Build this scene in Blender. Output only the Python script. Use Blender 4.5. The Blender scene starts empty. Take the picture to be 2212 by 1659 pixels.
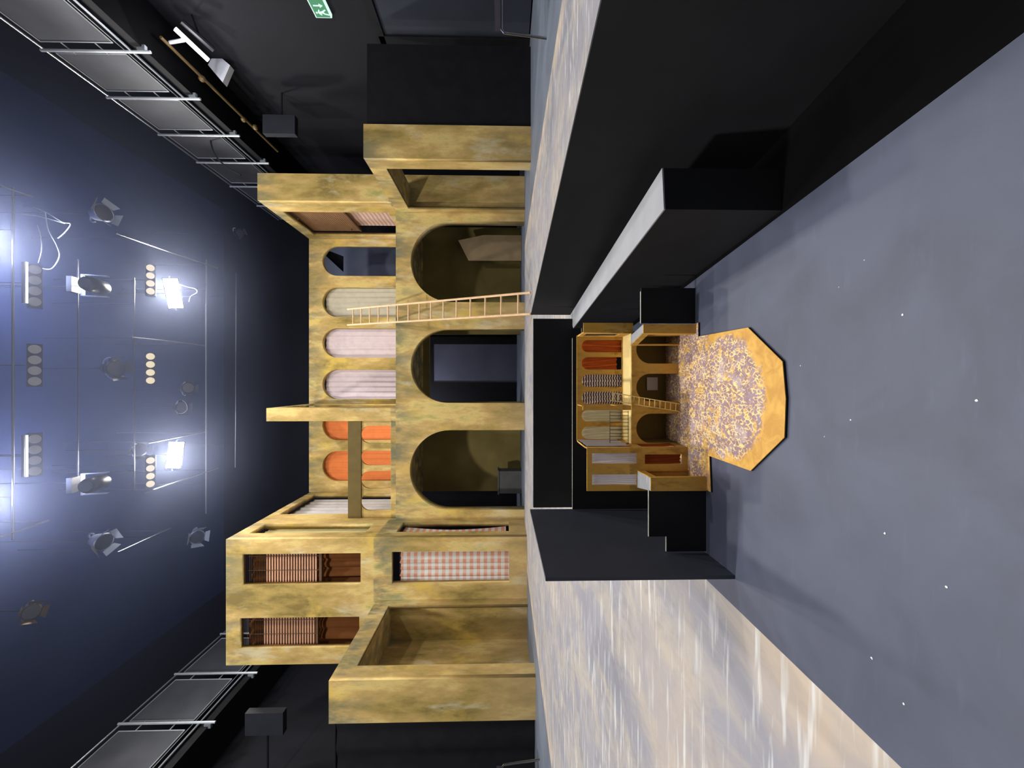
import bpy, bmesh, math, random
from mathutils import Vector, Matrix
random.seed(7)
sc = bpy.context.scene
COL = sc.collection
# ------------------------------------------------------------------ camera
EYE = 0.38                       # phone held a hand's height above the stage floor, turned on its side
FPX = 830.0
PITCH = math.atan(18 / FPX)
cp, sp = math.cos(PITCH), math.sin(PITCH)
VD = Vector((0, cp, -sp)); VR = Vector((0, -sp, -cp)); VU = Vector((1, 0, 0))
CAMP = Vector((0, 0, EYE))
cam = bpy.data.cameras.new('camera'); cam.sensor_width = 36.0; cam.lens = 36.0 * FPX / 2212
cam.clip_start = 0.02; cam.clip_end = 100
co = bpy.data.objects.new('camera', cam); COL.objects.link(co)
m = Matrix((VR, VU, -VD)).transposed().to_4x4(); m.translation = CAMP
co.matrix_world = m
sc.camera = co
# ------------------------------------------------------------------ colour management, world
vs = sc.view_settings
vs.view_transform = 'Standard'; vs.look = 'None'; vs.gamma = 1; vs.use_curve_mapping = False
vs.exposure = 0.0
w = bpy.data.worlds.new('world'); sc.world = w; w.use_nodes = True
w.node_tree.nodes['Background'].inputs[0].default_value = (0.60, 0.66, 0.80, 1)
w.node_tree.nodes['Background'].inputs[1].default_value = 0.10

def ray(x, y): return VD * FPX + VR * (x - 1106) + VU * (829.5 - y)
def F(x, y, D):                  # point of the photo at distance D up-stage (plane Y = D)
    r = ray(x, y); return CAMP + r * (D / r.y)
def S(x, y, X):                  # ... on the plane X = const
    r = ray(x, y); return CAMP + r * (X / r.x)
def G(x, y, z):                  # ... on the level z
    r = ray(x, y); return CAMP + r * ((z - EYE) / r.z)

def lamp(name, kind, loc, target, energy, color, size=0.2, angle=120, blend=0.6, sizey=None):
    l = bpy.data.lights.new(name, kind); l.energy = energy; l.color = color
    if kind == 'SPOT': l.spot_size = math.radians(angle); l.spot_blend = blend; l.shadow_soft_size = size
    elif kind == 'AREA':
        l.size = size
        if sizey: l.shape = 'RECTANGLE'; l.size_y = sizey
    else: l.shadow_soft_size = size
    o = bpy.data.objects.new(name, l); COL.objects.link(o); o.location = loc
    o.rotation_euler = (Vector(target) - Vector(loc)).to_track_quat('-Z', 'Y').to_euler()
    return o
WHITE = (1.0, 0.97, 0.93)
P_R = F(372, 632, 7.9); P_L = F(378, 983, 7.9)       # the two floods that shine at the lens
P_FR = F(-45, 520, 4.6); P_FL = F(-45, 1085, 4.6)    # the two big units at the top edge of the frame
lamp('flood_light_beam', 'SPOT', P_R + Vector((0, -.25, -.12)), (0.6, 1.0, 0), 420, WHITE, 0.16, 150, 0.5)
lamp('flood_light_beam', 'SPOT', P_L + Vector((0, -.25, -.12)), (-0.6, 1.0, 0), 420, WHITE, 0.16, 150, 0.5)
lamp('front_light_beam', 'SPOT', P_FR, (0.6, 4.6, 0), 420, WHITE, 0.14, 172, 0.3)
lamp('front_light_beam', 'SPOT', P_FL, (-0.6, 4.6, 0), 420, WHITE, 0.14, 172, 0.3)
lamp('blue_wash', 'SPOT', F(20, 560, 5.6), F(120, 620, 7.4), 270, (0.50, 0.58, 1.0), 0.3, 170, 1.0)
lamp('blue_wash', 'SPOT', F(20, 1050, 5.6), F(120, 1030, 7.4), 270, (0.50, 0.58, 1.0), 0.3, 170, 1.0)
lamp('key_light_beam', 'SPOT', (2.5, 1.3, 5.3), (1.6, 4.4, 0), 330, WHITE, 0.16, 165, 0.4)
lamp('key_light_beam', 'SPOT', (-2.7, 0.9, 5.0), (-2.8, 4.2, 0), 840, WHITE, 0.16, 165, 0.4)
lamp('overhead_light_beam', 'SPOT', (0.5, 0.55, 6.3), (0.3, 1.2, 0), 170, WHITE, 0.2, 140, 0.6)
lamp('fill_light', 'AREA', (0.2, -1.6, 5.0), (0, 3.2, 0.6), 60, (1, .96, .92), 2.0)  # added fill, unseen, from behind the camera
lamp('backstage_fill', 'POINT', (-1.2, 10.3, 3.2), (0, 0, 0), 150, (.8, .88, 1), .1)  # added lamp, out of view, to brighten the backstage door

# ------------------------------------------------------------------ materials
def C(r, g, b):
    f = lambda c: (c / 255 / 12.92) if c <= 10.3 else (((c / 255) + .055) / 1.055) ** 2.4
    return (f(r), f(g), f(b), 1)
class NT:
    def __init__(s, name):
        s.m = bpy.data.materials.new(name); s.m.use_nodes = True; s.t = s.m.node_tree
        s.b = s.t.nodes['Principled BSDF']
    def n(s, typ, **k):
        o = s.t.nodes.new(typ)
        for a, v in k.items():
            if a.startswith('i_'): o.inputs[a[2:].replace('_', ' ')].default_value = v
            else: setattr(o, a, v)
        return o
    def l(s, a, b): s.t.links.new(a, b)
    def pos(s, scale=(1, 1, 1), rot=(0, 0, 0), loc=(0, 0, 0)):
        g = s.n('ShaderNodeNewGeometry'); mp = s.n('ShaderNodeMapping'); s.l(g.outputs['Position'], mp.inputs['Vector'])
        mp.inputs['Scale'].default_value = scale; mp.inputs['Rotation'].default_value = rot; mp.inputs['Location'].default_value = loc
        return mp.outputs[0]
    def noise(s, vec, scale, detail=4, dist=0, rough=.55):
        o = s.n('ShaderNodeTexNoise'); s.l(vec, o.inputs['Vector'])
        o.inputs['Scale'].default_value = scale; o.inputs['Detail'].default_value = detail
        o.inputs['Distortion'].default_value = dist; o.inputs['Roughness'].default_value = rough
        return o.outputs['Fac']
    def ramp(s, fac, stops):
        o = s.n('ShaderNodeValToRGB'); s.l(fac, o.inputs[0]); e = o.color_ramp.elements
        e[0].position, e[0].color = stops[0]; e[1].position, e[1].color = stops[-1]
        for p, c in stops[1:-1]:
            q = e.new(p); q.color = c
        return o.outputs[0]
    def mask(s, fac, a, b):
        o = s.n('ShaderNodeMapRange'); s.l(fac, o.inputs[0]); o.inputs[1].default_value = a; o.inputs[2].default_value = b
        return o.outputs[0]
    def math(s, op, a, b=None):
        o = s.n('ShaderNodeMath', operation=op)
        for i, v in enumerate((a, b)):
            if v is None: continue
            if isinstance(v, (int, float)): o.inputs[i].default_value = v
            else: s.l(v, o.inputs[i])
        return o.outputs[0]
    def mix(s, fac, a, b):
        o = s.n('ShaderNodeMix', data_type='RGBA')
        if isinstance(fac, (int, float)): o.inputs[0].default_value = fac
        else: s.l(fac, o.inputs[0])
        for i, v in ((6, a), (7, b)):
            if isinstance(v, tuple): o.inputs[i].default_value = v
            else: s.l(v, o.inputs[i])
        return o.outputs[2]
    def done(s, col, rough=.8, spec=.3, metal=0, bump=None, bd=.01, bs=.3):
        if isinstance(col, tuple): s.b.inputs['Base Color'].default_value = col
        else: s.l(col, s.b.inputs['Base Color'])
        s.b.inputs['Roughness'].default_value = rough; s.b.inputs['Metallic'].default_value = metal
        s.b.inputs['Specular IOR Level'].default_value = spec
        if bump is not None:
            o = s.n('ShaderNodeBump'); s.l(bump, o.inputs['Height']); o.inputs['Distance'].default_value = bd; o.inputs['Strength'].default_value = bs
            s.l(o.outputs[0], s.b.inputs['Normal'])
        return s.m

def mat_flat(name, rgb, rough=.7, spec=.3, metal=0, vary=.12, scale=6.0):
    s = NT(name); c = C(*rgb); n = s.noise(s.pos(), scale, 4)
    lo = tuple(v * (1 - vary) for v in c[:3]) + (1,); hi = tuple(min(1, v * (1 + vary)) for v in c[:3]) + (1,)
    return s.done(s.ramp(n, [(.3, lo), (.7, hi)]), rough, spec, metal)
def mat_emit(name, rgb, strength):
    s = NT(name); s.b.inputs['Base Color'].default_value = (.04, .04, .04, 1)
    s.b.inputs['Emission Color'].default_value = tuple(c for c in rgb) + (1,); s.b.inputs['Emission Strength'].default_value = strength
    return s.m
def mat_plaster(name, k, z0, cols, tops=(2.36, 4.88)):
    s = NT(name)
    v = s.pos((k * 1.0, k * 1.0, k * .36))
    n1 = s.noise(v, 2.2, 9, .12, .66); n2 = s.noise(s.pos((k, k, k * .34), loc=(7, 3, 1)), 3.0, 8, .15, .66)
    base = s.ramp(n1, [(.34, cols[0]), (.43, cols[1]), (.52, cols[2]), (.59, cols[3]), (.67, cols[4])])
    n3 = s.noise(s.pos((k, k, k * .6), loc=(2, 9, 4)), 1.9, 6, .25, .6)
    base = s.mix(s.math('MULTIPLY', s.mask(n2, .56, .68), .55), base, cols[5])        # pale scuffs
    base = s.mix(s.math('MULTIPLY', s.mask(n3, .55, .66), .65), base, cols[6])        # strong yellow patches
    sx = s.n('ShaderNodeSeparateXYZ'); s.l(s.pos((k, k, k), loc=(0, 0, -z0 * k)), sx.inputs[0])
    z = sx.outputs[2]
    band = None
    for t in tops:
        b = s.math('MULTIPLY', s.mask(z, t - .55, t - .02), s.mask(z, t + .12, t + .1))
        band = b if band is None else s.math('MAXIMUM', band, b)
    foot = s.mask(z, .8, 0.0)
    n4 = s.noise(s.pos((k, k, k * .32), loc=(5, 5, 5)), 4.6, 9, .15, .66)
    grime = s.math('MULTIPLY', band, s.mask(n4, .42, .58))
    base = s.mix(s.math('MULTIPLY', grime, .85), base, cols[7])                        # sooty brushwork along the tops
    base = s.mix(s.math('MULTIPLY', foot, .35), base, cols[8])
    return s.done(base, .82, .25, 0, n2, .004 / k, .25)
PL = [C(126, 108, 60), C(160, 138, 78), C(184, 154, 96), C(204, 180, 114), C(164, 156, 92), C(212, 206, 176), C(210, 180, 86), C(104, 106, 86), C(172, 150, 118)]
M = {}
M['plaster'] = mat_plaster('ochre_scenic_paint', 1.0, 0, PL)
PM = [C(164, 128, 66), C(198, 156, 76), C(212, 166, 80), C(204, 160, 78), C(182, 148, 76), C(200, 168, 96), C(214, 162, 60), C(146, 118, 60), C(150, 104, 62)]
M['model_plaster'] = mat_plaster('model_ochre_paint', 21.0, .01, PM)
PD = [tuple(v * .42 for v in c[:3]) + (1,) for c in PL]
M['olive'] = mat_flat('shaded_rail_olive', (98, 84, 48), .8, .2)  # olive darkened to stand for shade on the balustrade rail
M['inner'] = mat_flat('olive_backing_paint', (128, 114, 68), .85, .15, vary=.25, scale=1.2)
M['black'] = mat_flat('matt_black_paint', (16, 17, 21), .75, .25, vary=.3)
M['blackroom'] = mat_flat('black_room_paint', (17, 18, 25), .8, .25, vary=.25, scale=.8)
M['ceil'] = mat_flat('blue_lit_ceiling_tone', (42, 56, 92), .9, .1, vary=.2, scale=.5)  # blue of the hazy light put into the ceiling colour
M['blackcard'] = mat_flat('black_card', (28, 29, 32), .7, .22, vary=.2, scale=9)
M['sheencard'] = mat_flat('black_card_with_sheen', (60, 65, 78), .6, .35, vary=.12, scale=9)  # black card lightened in colour to carry its sheen
M['edge'] = mat_flat('pale_card_edge', (190, 190, 180), .7)
M['greytop'] = mat_flat('grey_card', (150, 152, 158), .7, .3, vary=.08, scale=20)
M['steel'] = mat_flat('galvanised_steel', (180, 188, 196), .35, .5, .7, .1)
M['rigsteel'] = mat_flat('dark_rig_steel', (96, 100, 110), .3, .5, .85, .1)
M['alu'] = mat_flat('pale_aluminium', (190, 196, 204), .4, .5, .4, .1)
M['meshpanel'] = mat_flat('grey_infill_board', (66, 68, 76), .6, .3, 0, .3, 1.6)
M['fixture'] = mat_flat('black_fixture_enamel', (26, 27, 32), .35, .5, 0, .2)
M['silver'] = mat_flat('silver_fixture_metal', (176, 186, 205), .3, .5, .5, .1)
M['brasspipe'] = mat_flat('tarnished_yellow_pipe', (104, 86, 54), .45, .5, .3, .2)
M['wood'] = mat_flat('pale_ladder_wood', (214, 178, 138), .6, .3, 0, .12, 9)
M['modelwood'] = mat_flat('gilt_ladder_wire', (236, 208, 130), .5, .3, 0, .15, 60)
M['white'] = mat_flat('white_enamel', (210, 214, 226), .5, .4)
M['doorgrey'] = mat_flat('slate_door_paint', (92, 98, 118), .6, .3, 0, .2, 1)
M['doordark'] = mat_flat('dark_grey_door_paint', (40, 44, 54), .6, .3, 0, .2, 1)
M['chrome'] = mat_flat('chrome', (215, 218, 222), .15, .5, 1, .03)
M['seatblack'] = mat_flat('black_upholstery', (40, 38, 50), .7, .3)
M['chip'] = mat_flat('white_paint_chip', (235, 240, 235), .7)
M['cream_slab'] = mat_flat('lit_balcony_cream', (232, 208, 140), .8, .2, 0, .05, 30)  # model balcony floor: strong light from above painted in as cream
M['blackwire'] = mat_flat('black_wire', (22, 18, 18), .5, .4)

def mat_floor():                 # brushed stage paint: lilac grey field, pale strokes, tan border
    s = NT('painted_stone_stage_cloth')
    n1 = s.noise(s.pos((1, 1, 1)), 1.1, 5, .4); n1b = s.noise(s.pos((1, .6, 1), (0, 0, .5), (3, 1, 0)), 4.2, 9, .6, .68)
    n1c = s.noise(s.pos(loc=(8, 2, 0)), 9, 8, .4, .7)
    base = s.ramp(n1, [(.34, C(122, 123, 134)), (.5, C(142, 141, 149)), (.64, C(151, 145, 146))])
    base = s.mix(s.math('MULTIPLY', s.mask(n1b, .46, .60), .5), base, C(180, 170, 152))
    base = s.mix(s.math('MULTIPLY', s.mask(n1c, .52, .66), .35), base, C(112, 108, 112))
    sx = s.n('ShaderNodeSeparateXYZ'); s.l(s.pos(), sx.inputs[0]); X, Y = sx.outputs[0], sx.outputs[1]
    # tan border inside the edges
    e1 = s.mask(X, -2.75, -2.98); e2 = s.mask(X, 2.22, 2.42)
    e3 = s.math('MULTIPLY', s.mask(Y, 1.25, .35), .75)
    wob = s.noise(s.pos(loc=(1, 4, 0)), 3.2, 6, .3)
    e = s.math('MAXIMUM', s.math('MAXIMUM', e1, e2), e3)
    e = s.math('MULTIPLY', e, s.mask(wob, .40, .58))
    base = s.mix(s.math('MULTIPLY', e, .9), base, C(196, 176, 150))
    # pale dry-brush strokes running mostly across and down stage
    for rot, sc_, off, st in ((.04, (3.2, 40, 1), 3, .8), (.5, (3.4, 30, 1), 9, .75), (-.7, (3.2, 34, 1), 15, .6), (.85, (4, 38, 1), 21, .6), (.0, (1.6, 16, 1), 31, .3)):
        n = s.noise(s.pos(sc_, (0, 0, rot), (off, off, 0)), 1.0, 3, .15)
        g = s.noise(s.pos(loc=(off, 0, 0)), 1.3, 3)
        k = s.math('MULTIPLY', s.mask(n, .60, .68), s.mask(g, .42, .56))
        base = s.mix(s.math('MULTIPLY', k, st), base, C(206, 208, 208))
    return s.done(base, .6, .35, 0, n1b, .002, .2)
M['stagecloth'] = mat_floor()
def mat_grey_floor(name, rgb, k, rough):
    s = NT(name); n = s.noise(s.pos((k, k, k)), 1.6, 6, .5); n2 = s.noise(s.pos((k, k * 5, k), (0, 0, .4)), 3, 4, .2)
    c = C(*rgb); a = tuple(v * .82 for v in c[:3]) + (1,); b = tuple(v * 1.12 for v in c[:3]) + (1,); d = tuple(v * 1.45 for v in c[:3]) + (1,)
    base = s.ramp(n, [(.36, a), (.5, c), (.62, b)])
    base = s.mix(s.math('MULTIPLY', s.mask(n2, .6, .75), .35), base, d)
    return s.done(base, rough, .4, 0, n2, .001, .15)
M['floor'] = mat_grey_floor('grey_stage_floor_paint', (104, 112, 126), 1.0, .55)
M['board'] = mat_grey_floor('slate_grey_base_board', (70, 75, 93), 5.0, .5)
def mat_model_floor():
    s = NT('model_stone_floor_print'); k = 1.0
    n0 = s.noise(s.pos(), 26, 4, .5)
    field = s.ramp(n0, [(.36, C(150, 128, 140)), (.5, C(140, 112, 112)), (.62, C(168, 150, 158))])
    v = s.n('ShaderNodeTexVoronoi', feature='DISTANCE_TO_EDGE'); s.l(s.pos((120, 78, 78)), v.inputs['Vector']); v.inputs['Scale'].default_value = 1.5
    n1 = s.noise(s.pos((1, .6, 1)), 110, 3, 1.5)
    crack = s.math('MULTIPLY', s.mask(v.outputs['Distance'], .16, .06), s.mask(n1, .44, .56))
    n2 = s.noise(s.pos(loc=(.5, .2, 0)), 42, 6, 1.0)
    field = s.mix(s.math('MULTIPLY', s.mask(n2, .53, .62), .85), field, C(204, 158, 78))
    field = s.mix(crack, field, C(236, 204, 136))
    # plain ochre rim: grows with the distance from the middle of the apron
    sx = s.n('ShaderNodeSeparateXYZ'); s.l(s.pos(), sx.inputs[0])
    dx = s.math('SUBTRACT', sx.outputs[0], -.022); dy = s.math('SUBTRACT', sx.outputs[1], .64)
    d = s.math('SQRT', s.math('ADD', s.math('MULTIPLY', dx, dx), s.math('MULTIPLY', dy, dy)))
    wob = s.math('ADD', d, s.math('MULTIPLY', s.math('SUBTRACT', n2, .5), .03))
    front = s.mask(sx.outputs[1], .70, .68)
    rim = s.math('MULTIPLY', s.mask(wob, .098, .108), front)
    field = s.mix(rim, field, s.ramp(n2, [(.4, C(186, 138, 62)), (.6, C(206, 160, 76))]))
    return s.done(field, .6, .3)
M['modelfloor'] = mat_model_floor()

def mat_cloth(name, rgb, trans=.25, stripe=None, gingham=None):
    s = NT(name); uv = s.n('ShaderNodeUVMap'); sx = s.n('ShaderNodeSeparateXYZ'); s.l(uv.outputs[0], sx.inputs[0])
    n = s.noise(s.pos(), 9, 4); c = C(*rgb)
    col = s.ramp(n, [(.3, tuple(v * .88 for v in c[:3]) + (1,)), (.7, c)])
    def band(ch, per, duty):
        f = s.math('FRACT', s.math('DIVIDE', ch, per)); return s.math('LESS_THAN', f, duty)
    if stripe:
        ax, per, duty, rgb2 = stripe
        col = s.mix(band(sx.outputs[ax], per, duty), col, C(*rgb2))
    if gingham:
        per, rgb2, rgb3 = gingham
        a = band(sx.outputs[0], per, .5); b = band(sx.outputs[1], per, .5)
        col = s.mix(s.math('MULTIPLY', s.math('ADD', a, b), .5), col, C(*rgb2))
        col = s.mix(s.math('MULTIPLY', s.math('MULTIPLY', a, s.math('SUBTRACT', 1, b)), .6), col, C(*rgb3))
    m = s.done(col, .9, .1)
    tr = s.n('ShaderNodeBsdfTranslucent'); s.l(col, tr.inputs[0])
    mx = s.n('ShaderNodeMixShader'); mx.inputs[0].default_value = trans
    out = s.t.nodes['Material Output']; s.l(s.b.outputs[0], mx.inputs[1]); s.l(tr.outputs[0], mx.inputs[2]); s.l(mx.outputs[0], out.inputs[0])
    return m
M['cl_cream'] = mat_cloth('cream_cotton', (214, 206, 184))
M['cl_pink'] = mat_cloth('pale_pink_cotton', (232, 214, 216))
M['cl_orange'] = mat_cloth('orange_cotton', (222, 126, 70))
M['cl_white'] = mat_cloth('white_cotton', (240, 238, 238), .4)
M['cl_gold'] = mat_cloth('straw_cotton', (222, 208, 150))
M['cl_brown'] = mat_cloth('rust_brown_voile', (120, 74, 40))
M['cl_gingham'] = mat_cloth('pink_gingham', (238, 236, 228), .2, gingham=(.115, (222, 156, 128), (214, 214, 210)))
M['cl_pinkstripe'] = mat_cloth('pink_striped_cotton', (240, 216, 204), .3, stripe=(1, .085, .5, (214, 168, 152)))
M['slat'] = mat_flat('lit_brown_slats', (178, 136, 110), .6, .3, 0, .15, 4)  # open slats, paler than the closed ones: light put into the brown
M['slatdark'] = mat_flat('dark_brown_slats', (92, 68, 50), .7, .2, 0, .15, 4)
M['mc_rust'] = mat_cloth('rust_model_silk', (190, 92, 40), .2)
M['mc_cream'] = mat_cloth('cream_model_silk', (214, 204, 168), .3)
M['mc_white'] = mat_cloth('white_model_silk', (214, 210, 216), .3)
M['mc_brown'] = mat_cloth('brown_model_silk', (130, 62, 28), .2)
M['mc_stripe'] = mat_cloth('striped_model_cloth', (232, 222, 222), .1, stripe=(1, .0058, .45, (70, 42, 28)))
M['e_flood'] = mat_emit('flood_lens_glow', (1, .96, .86), 60)
M['e_edge'] = mat_emit('washed_out_lamp_glow', (.86, .84, 1), 30)
M['e_warm'] = mat_emit('warm_lamp_lens', (1, .84, .56), .75)
M['e_dim'] = mat_emit('dim_lamp_lens', (.60, .56, .58), .16)
M['lensdark'] = mat_flat('dark_lens_glass', (58, 64, 80), .15, .5, 0, .1)
M['e_tube'] = mat_emit('tube_light_glow', (.92, .9, 1), 5)
M['e_strip'] = mat_emit('strip_tube_glow', (.75, .82, 1), 1.4)
M['e_green'] = mat_emit('lit_green_sign_face', (.01, .24, .09), 1.0)
M['e_white'] = mat_emit('lit_white_sign_mark', (.72, 1, .9), 1.0)

# ------------------------------------------------------------------ object helpers
def link_mesh(name, me, mat, parent=None):
    o = bpy.data.objects.new(name, me); COL.objects.link(o)
    if mat is not None:
        me.materials.clear(); me.materials.append(M[mat] if isinstance(mat, str) else mat)
    if parent is not None:
        o.parent = parent
        p = parent; loc = Vector(p.location)
        while p.parent is not None: p = p.parent; loc = loc + p.location
        o.location = -loc if parent.get('_abs') else (0, 0, 0)
    else:                        # origin at the middle of the base
        vs_ = [v.co for v in me.vertices]
        b = Vector(((min(v.x for v in vs_) + max(v.x for v in vs_)) / 2, (min(v.y for v in vs_) + max(v.y for v in vs_)) / 2, min(v.z for v in vs_)))
        me.transform(Matrix.Translation(-b)); o.location = b
    return o
def tag(o, label=None, cat=None, group=None, kind=None):
    if label: o['label'] = label
    if cat: o['category'] = cat
    if group: o['group'] = group
    if kind: o['kind'] = kind
    return o
def thing(name, label, cat, loc=(0, 0, 0), group=None, rot=None, absolute=True):
    o = bpy.data.objects.new(name, None); COL.objects.link(o); o.location = loc; o.empty_display_size = .1
    if rot: o.rotation_euler = rot
    if absolute: o['_abs'] = 1
    return tag(o, label, cat, group)
class MB:
    def __init__(s): s.v = []; s.f = []; s.uv = None
    def quad(s, a, b, c, d):
        n = len(s.v); s.v += [Vector(p) for p in (a, b, c, d)]; s.f.append((n, n + 1, n + 2, n + 3)); return s
    def hexa(s, p):              # 8 points: 4 bottom, 4 top
        n = len(s.v); s.v += [Vector(q) for q in p]
        s.f += [tuple(n + i for i in q) for q in ((3, 2, 1, 0), (4, 5, 6, 7), (0, 1, 5, 4), (1, 2, 6, 5), (2, 3, 7, 6), (3, 0, 4, 7))]; return s
    def box(s, x0, x1, y0, y1, z0, z1):
        return s.hexa([(x0, y0, z0), (x1, y0, z0), (x1, y1, z0), (x0, y1, z0), (x0, y0, z1), (x1, y0, z1), (x1, y1, z1), (x0, y1, z1)])
    def prism(s, pts, z0, z1):
        n = len(s.v); k = len(pts); s.v += [Vector((p[0], p[1], z0)) for p in pts] + [Vector((p[0], p[1], z1)) for p in pts]
        s.f.append(tuple(n + i for i in reversed(range(k)))); s.f.append(tuple(n + k + i for i in range(k)))
        for i in range(k): j = (i + 1) % k; s.f.append((n + i, n + j, n + k + j, n + k + i))
        return s
    def tube(s, path, r, n=8, r2=None):
        path = [Vector(p) for p in path]; rings = []
        for i, p in enumerate(path):
            d = (path[min(i + 1, len(path) - 1)] - path[max(i - 1, 0)]).normalized()
            a = d.orthogonal().normalized() if i == 0 else (a - d * a.dot(d)).normalized()
            b = d.cross(a); rr = r if r2 is None else r + (r2 - r) * i / (len(path) - 1)
            st = len(s.v); s.v += [p + (a * math.cos(t) + b * math.sin(t)) * rr for t in (2 * math.pi * k / n for k in range(n))]; rings.append(st)
        for u, v in zip(rings, rings[1:]):
            for k in range(n): s.f.append((u + k, u + (k + 1) % n, v + (k + 1) % n, v + k))
        s.f.append(tuple(rings[0] + k for k in reversed(range(n)))); s.f.append(tuple(rings[-1] + k for k in range(n)))
        return s
    def lathe(s, prof, n=20, mat=None):   # profile (r, z) about local Z
        mat = mat or Matrix(); rings = []
        for r, z in prof:
            st = len(s.v); s.v += [mat @ Vector((r * math.cos(2 * math.pi * k / n), r * math.sin(2 * math.pi * k / n), z)) for k in range(n)]; rings.append(st)
        for u, v in zip(rings, rings[1:]):
            for k in range(n): s.f.append((u + k, u + (k + 1) % n, v + (k + 1) % n, v + k))
        s.f.append(tuple(rings[0] + k for k in reversed(range(n)))); s.f.append(tuple(rings[-1] + k for k in range(n)))
        return s
    def build(s, name, mat, parent=None, smooth=False):
        me = bpy.data.meshes.new(name); me.from_pydata([tuple(v) for v in s.v], [], s.f); me.update()
        bm = bmesh.new(); bm.from_mesh(me); bmesh.ops.recalc_face_normals(bm, faces=bm.faces); bm.to_mesh(me); bm.free()
        if smooth:
            for p in me.polygons: p.use_smooth = True
        return link_mesh(name, me, mat, parent)
def slab(name, outer, holes, thick, frame, mat, parent=None):
    """flat board with cut-outs: 2-D outline (u, w) -> frame(u, w, depth) -> world"""
    cu = bpy.data.curves.new(name, 'CURVE'); cu.dimensions = '2D'; cu.fill_mode = 'BOTH'; cu.extrude = thick / 2
    for pts in [outer] + list(holes):
        sp_ = cu.splines.new('POLY'); sp_.points.add(len(pts) - 1)
        for q, p in zip(sp_.points, pts): q.co = (p[0], p[1], 0, 1)
        sp_.use_cyclic_u = True
    t = bpy.data.objects.new('tmp', cu); COL.objects.link(t)
    bpy.context.view_layer.update()
    me = bpy.data.meshes.new_from_object(t.evaluated_get(bpy.context.evaluated_depsgraph_get()))
    bpy.data.objects.remove(t); bpy.data.curves.remove(cu); me.name = name
    for v in me.vertices: v.co = frame(v.co.x, v.co.y, v.co.z + thick / 2)
    bm = bmesh.new(); bm.from_mesh(me); bmesh.ops.remove_doubles(bm, verts=bm.verts, dist=1e-5)
    bmesh.ops.recalc_face_normals(bm, faces=bm.faces); bm.to_mesh(me); bm.free()
    return link_mesh(name, me, mat, parent)
def fr_front(D): return lambda u, w, d: Vector((u, D + d, w))           # faces the camera, thickness goes up-stage
def fr_side(X, sgn): return lambda u, w, d: Vector((X + sgn * d, u, w))  # plane X, thickness outward (sgn)
def rect(u0, u1, w0, w1): return [(u0, w0), (u1, w0), (u1, w1), (u0, w1)]
def arch(u0, u1, w0, w1, n=20):
    a, b = min(u0, u1), max(u0, u1); r = (b - a) / 2; c = (a + b) / 2; zs = w1 - r
    return [(b, w0)] + [(c + r * math.cos(math.pi * i / n), zs + r * math.sin(math.pi * i / n)) for i in range(n + 1)] + [(a, w0)]
def fx(y, D): return F(1088, y, D).x
def fz(x, D): return F(x, 829, D).z
def prect(x0, x1, y0, y1, D): return rect(fx(y1, D), fx(y0, D), fz(x1, D), fz(x0, D))

def curtain(name, label, mat, x0, x1, Y, z0, z1, folds, amp, group=None, side=None, sweep=0, parent=None, drift=0.3, seed=0, cat='curtain', wall=None):
    """pleated cloth; side=None hangs across the view, side=X hangs in the plane X with x0,x1 read as Y"""
    rnd = random.Random(seed + int(abs(x0) * 999)); ph = [rnd.uniform(0, 6.28) for _ in range(6)]
    nu, nv = max(28, int(folds * 10)), 18
    vs_, fs, uv = [], [], []
    for j in range(nv + 1):
        t = j / nv
        for i in range(nu + 1):
            s_ = i / nu
            pin = 1 - sweep * math.sin(math.pi * min(1, t * 1.0)) * s_
            u = x0 + (x1 - x0) * s_ * pin
            zz = z1 + (z0 - z1) * t
            a = amp * (.55 + .45 * t)
            d = a * (math.sin(2 * math.pi * folds * s_ + ph[0] + drift * 2 * math.sin(t * 2 + ph[1])) + .45 * math.sin(2 * math.pi * folds * .47 * s_ + ph[2] + t) + .25 * math.sin(2 * math.pi * folds * 2.1 * s_ + ph[3]))
            vs_.append((u, Y + d, zz) if side is None else (side + d, u, zz)); uv.append((s_ * abs(x1 - x0), t * abs(z1 - z0)))
    for j in range(nv):
        for i in range(nu):
            a = j * (nu + 1) + i; fs.append((a, a + 1, a + nu + 2, a + nu + 1))
    me = bpy.data.meshes.new(name); me.from_pydata(vs_, [], fs)
    ul = me.uv_layers.new(name='UVMap')
    for l in me.loops: ul.data[l.index].uv = uv[l.vertex_index]
    for p in me.polygons: p.use_smooth = True
    o = link_mesh(name, me, mat, parent)
    if wall is not None:         # rod with brackets back to the panel the cloth hangs on
        L = o.location; rd = MB()
        P = (lambda u, dd, zz: Vector((u, dd, zz)) - L) if side is None else (lambda u, dd, zz: Vector((dd, u, zz)) - L)
        at_ = Y if side is None else side
        rd.tube([P(x0 - .02, at_, z1), P(x1 + .02, at_, z1)], .012, 6)
        for u in (x0, x1): rd.tube([P(u, at_, z1), P(u, wall, z1)], .008, 5)
        rd.build('curtain_rod', 'fixture', o)
    if parent is None: tag(o, label, cat, group)
    elif label: o['label'] = label
    return o

# ------------------------------------------------------------------ the room
def struct(name, mb, mat): return tag(mb.build(name, mat), kind='structure')
XR, XL, YB, ZC = 5.0, -5.9, 11.2, 8.4
struct('floor', MB().box(XL - .2, XR + .2, -3, YB + .2, -.2, 0), 'floor')
struct('ceiling', MB().box(XL - .2, XR + .2, 2.6, YB + .2, ZC, ZC + .15), 'ceil')
struct('wall_back', MB().box(XL - .2, XR + .2, YB, YB + .15, 0, ZC), 'blackroom')
struct('wall_right', MB().box(XR, XR + .2, -1, YB, 0, ZC), 'blackroom')
struct('wall_left', MB().box(XL - .2, XL, -1, YB, 0, ZC), 'blackroom')
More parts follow.
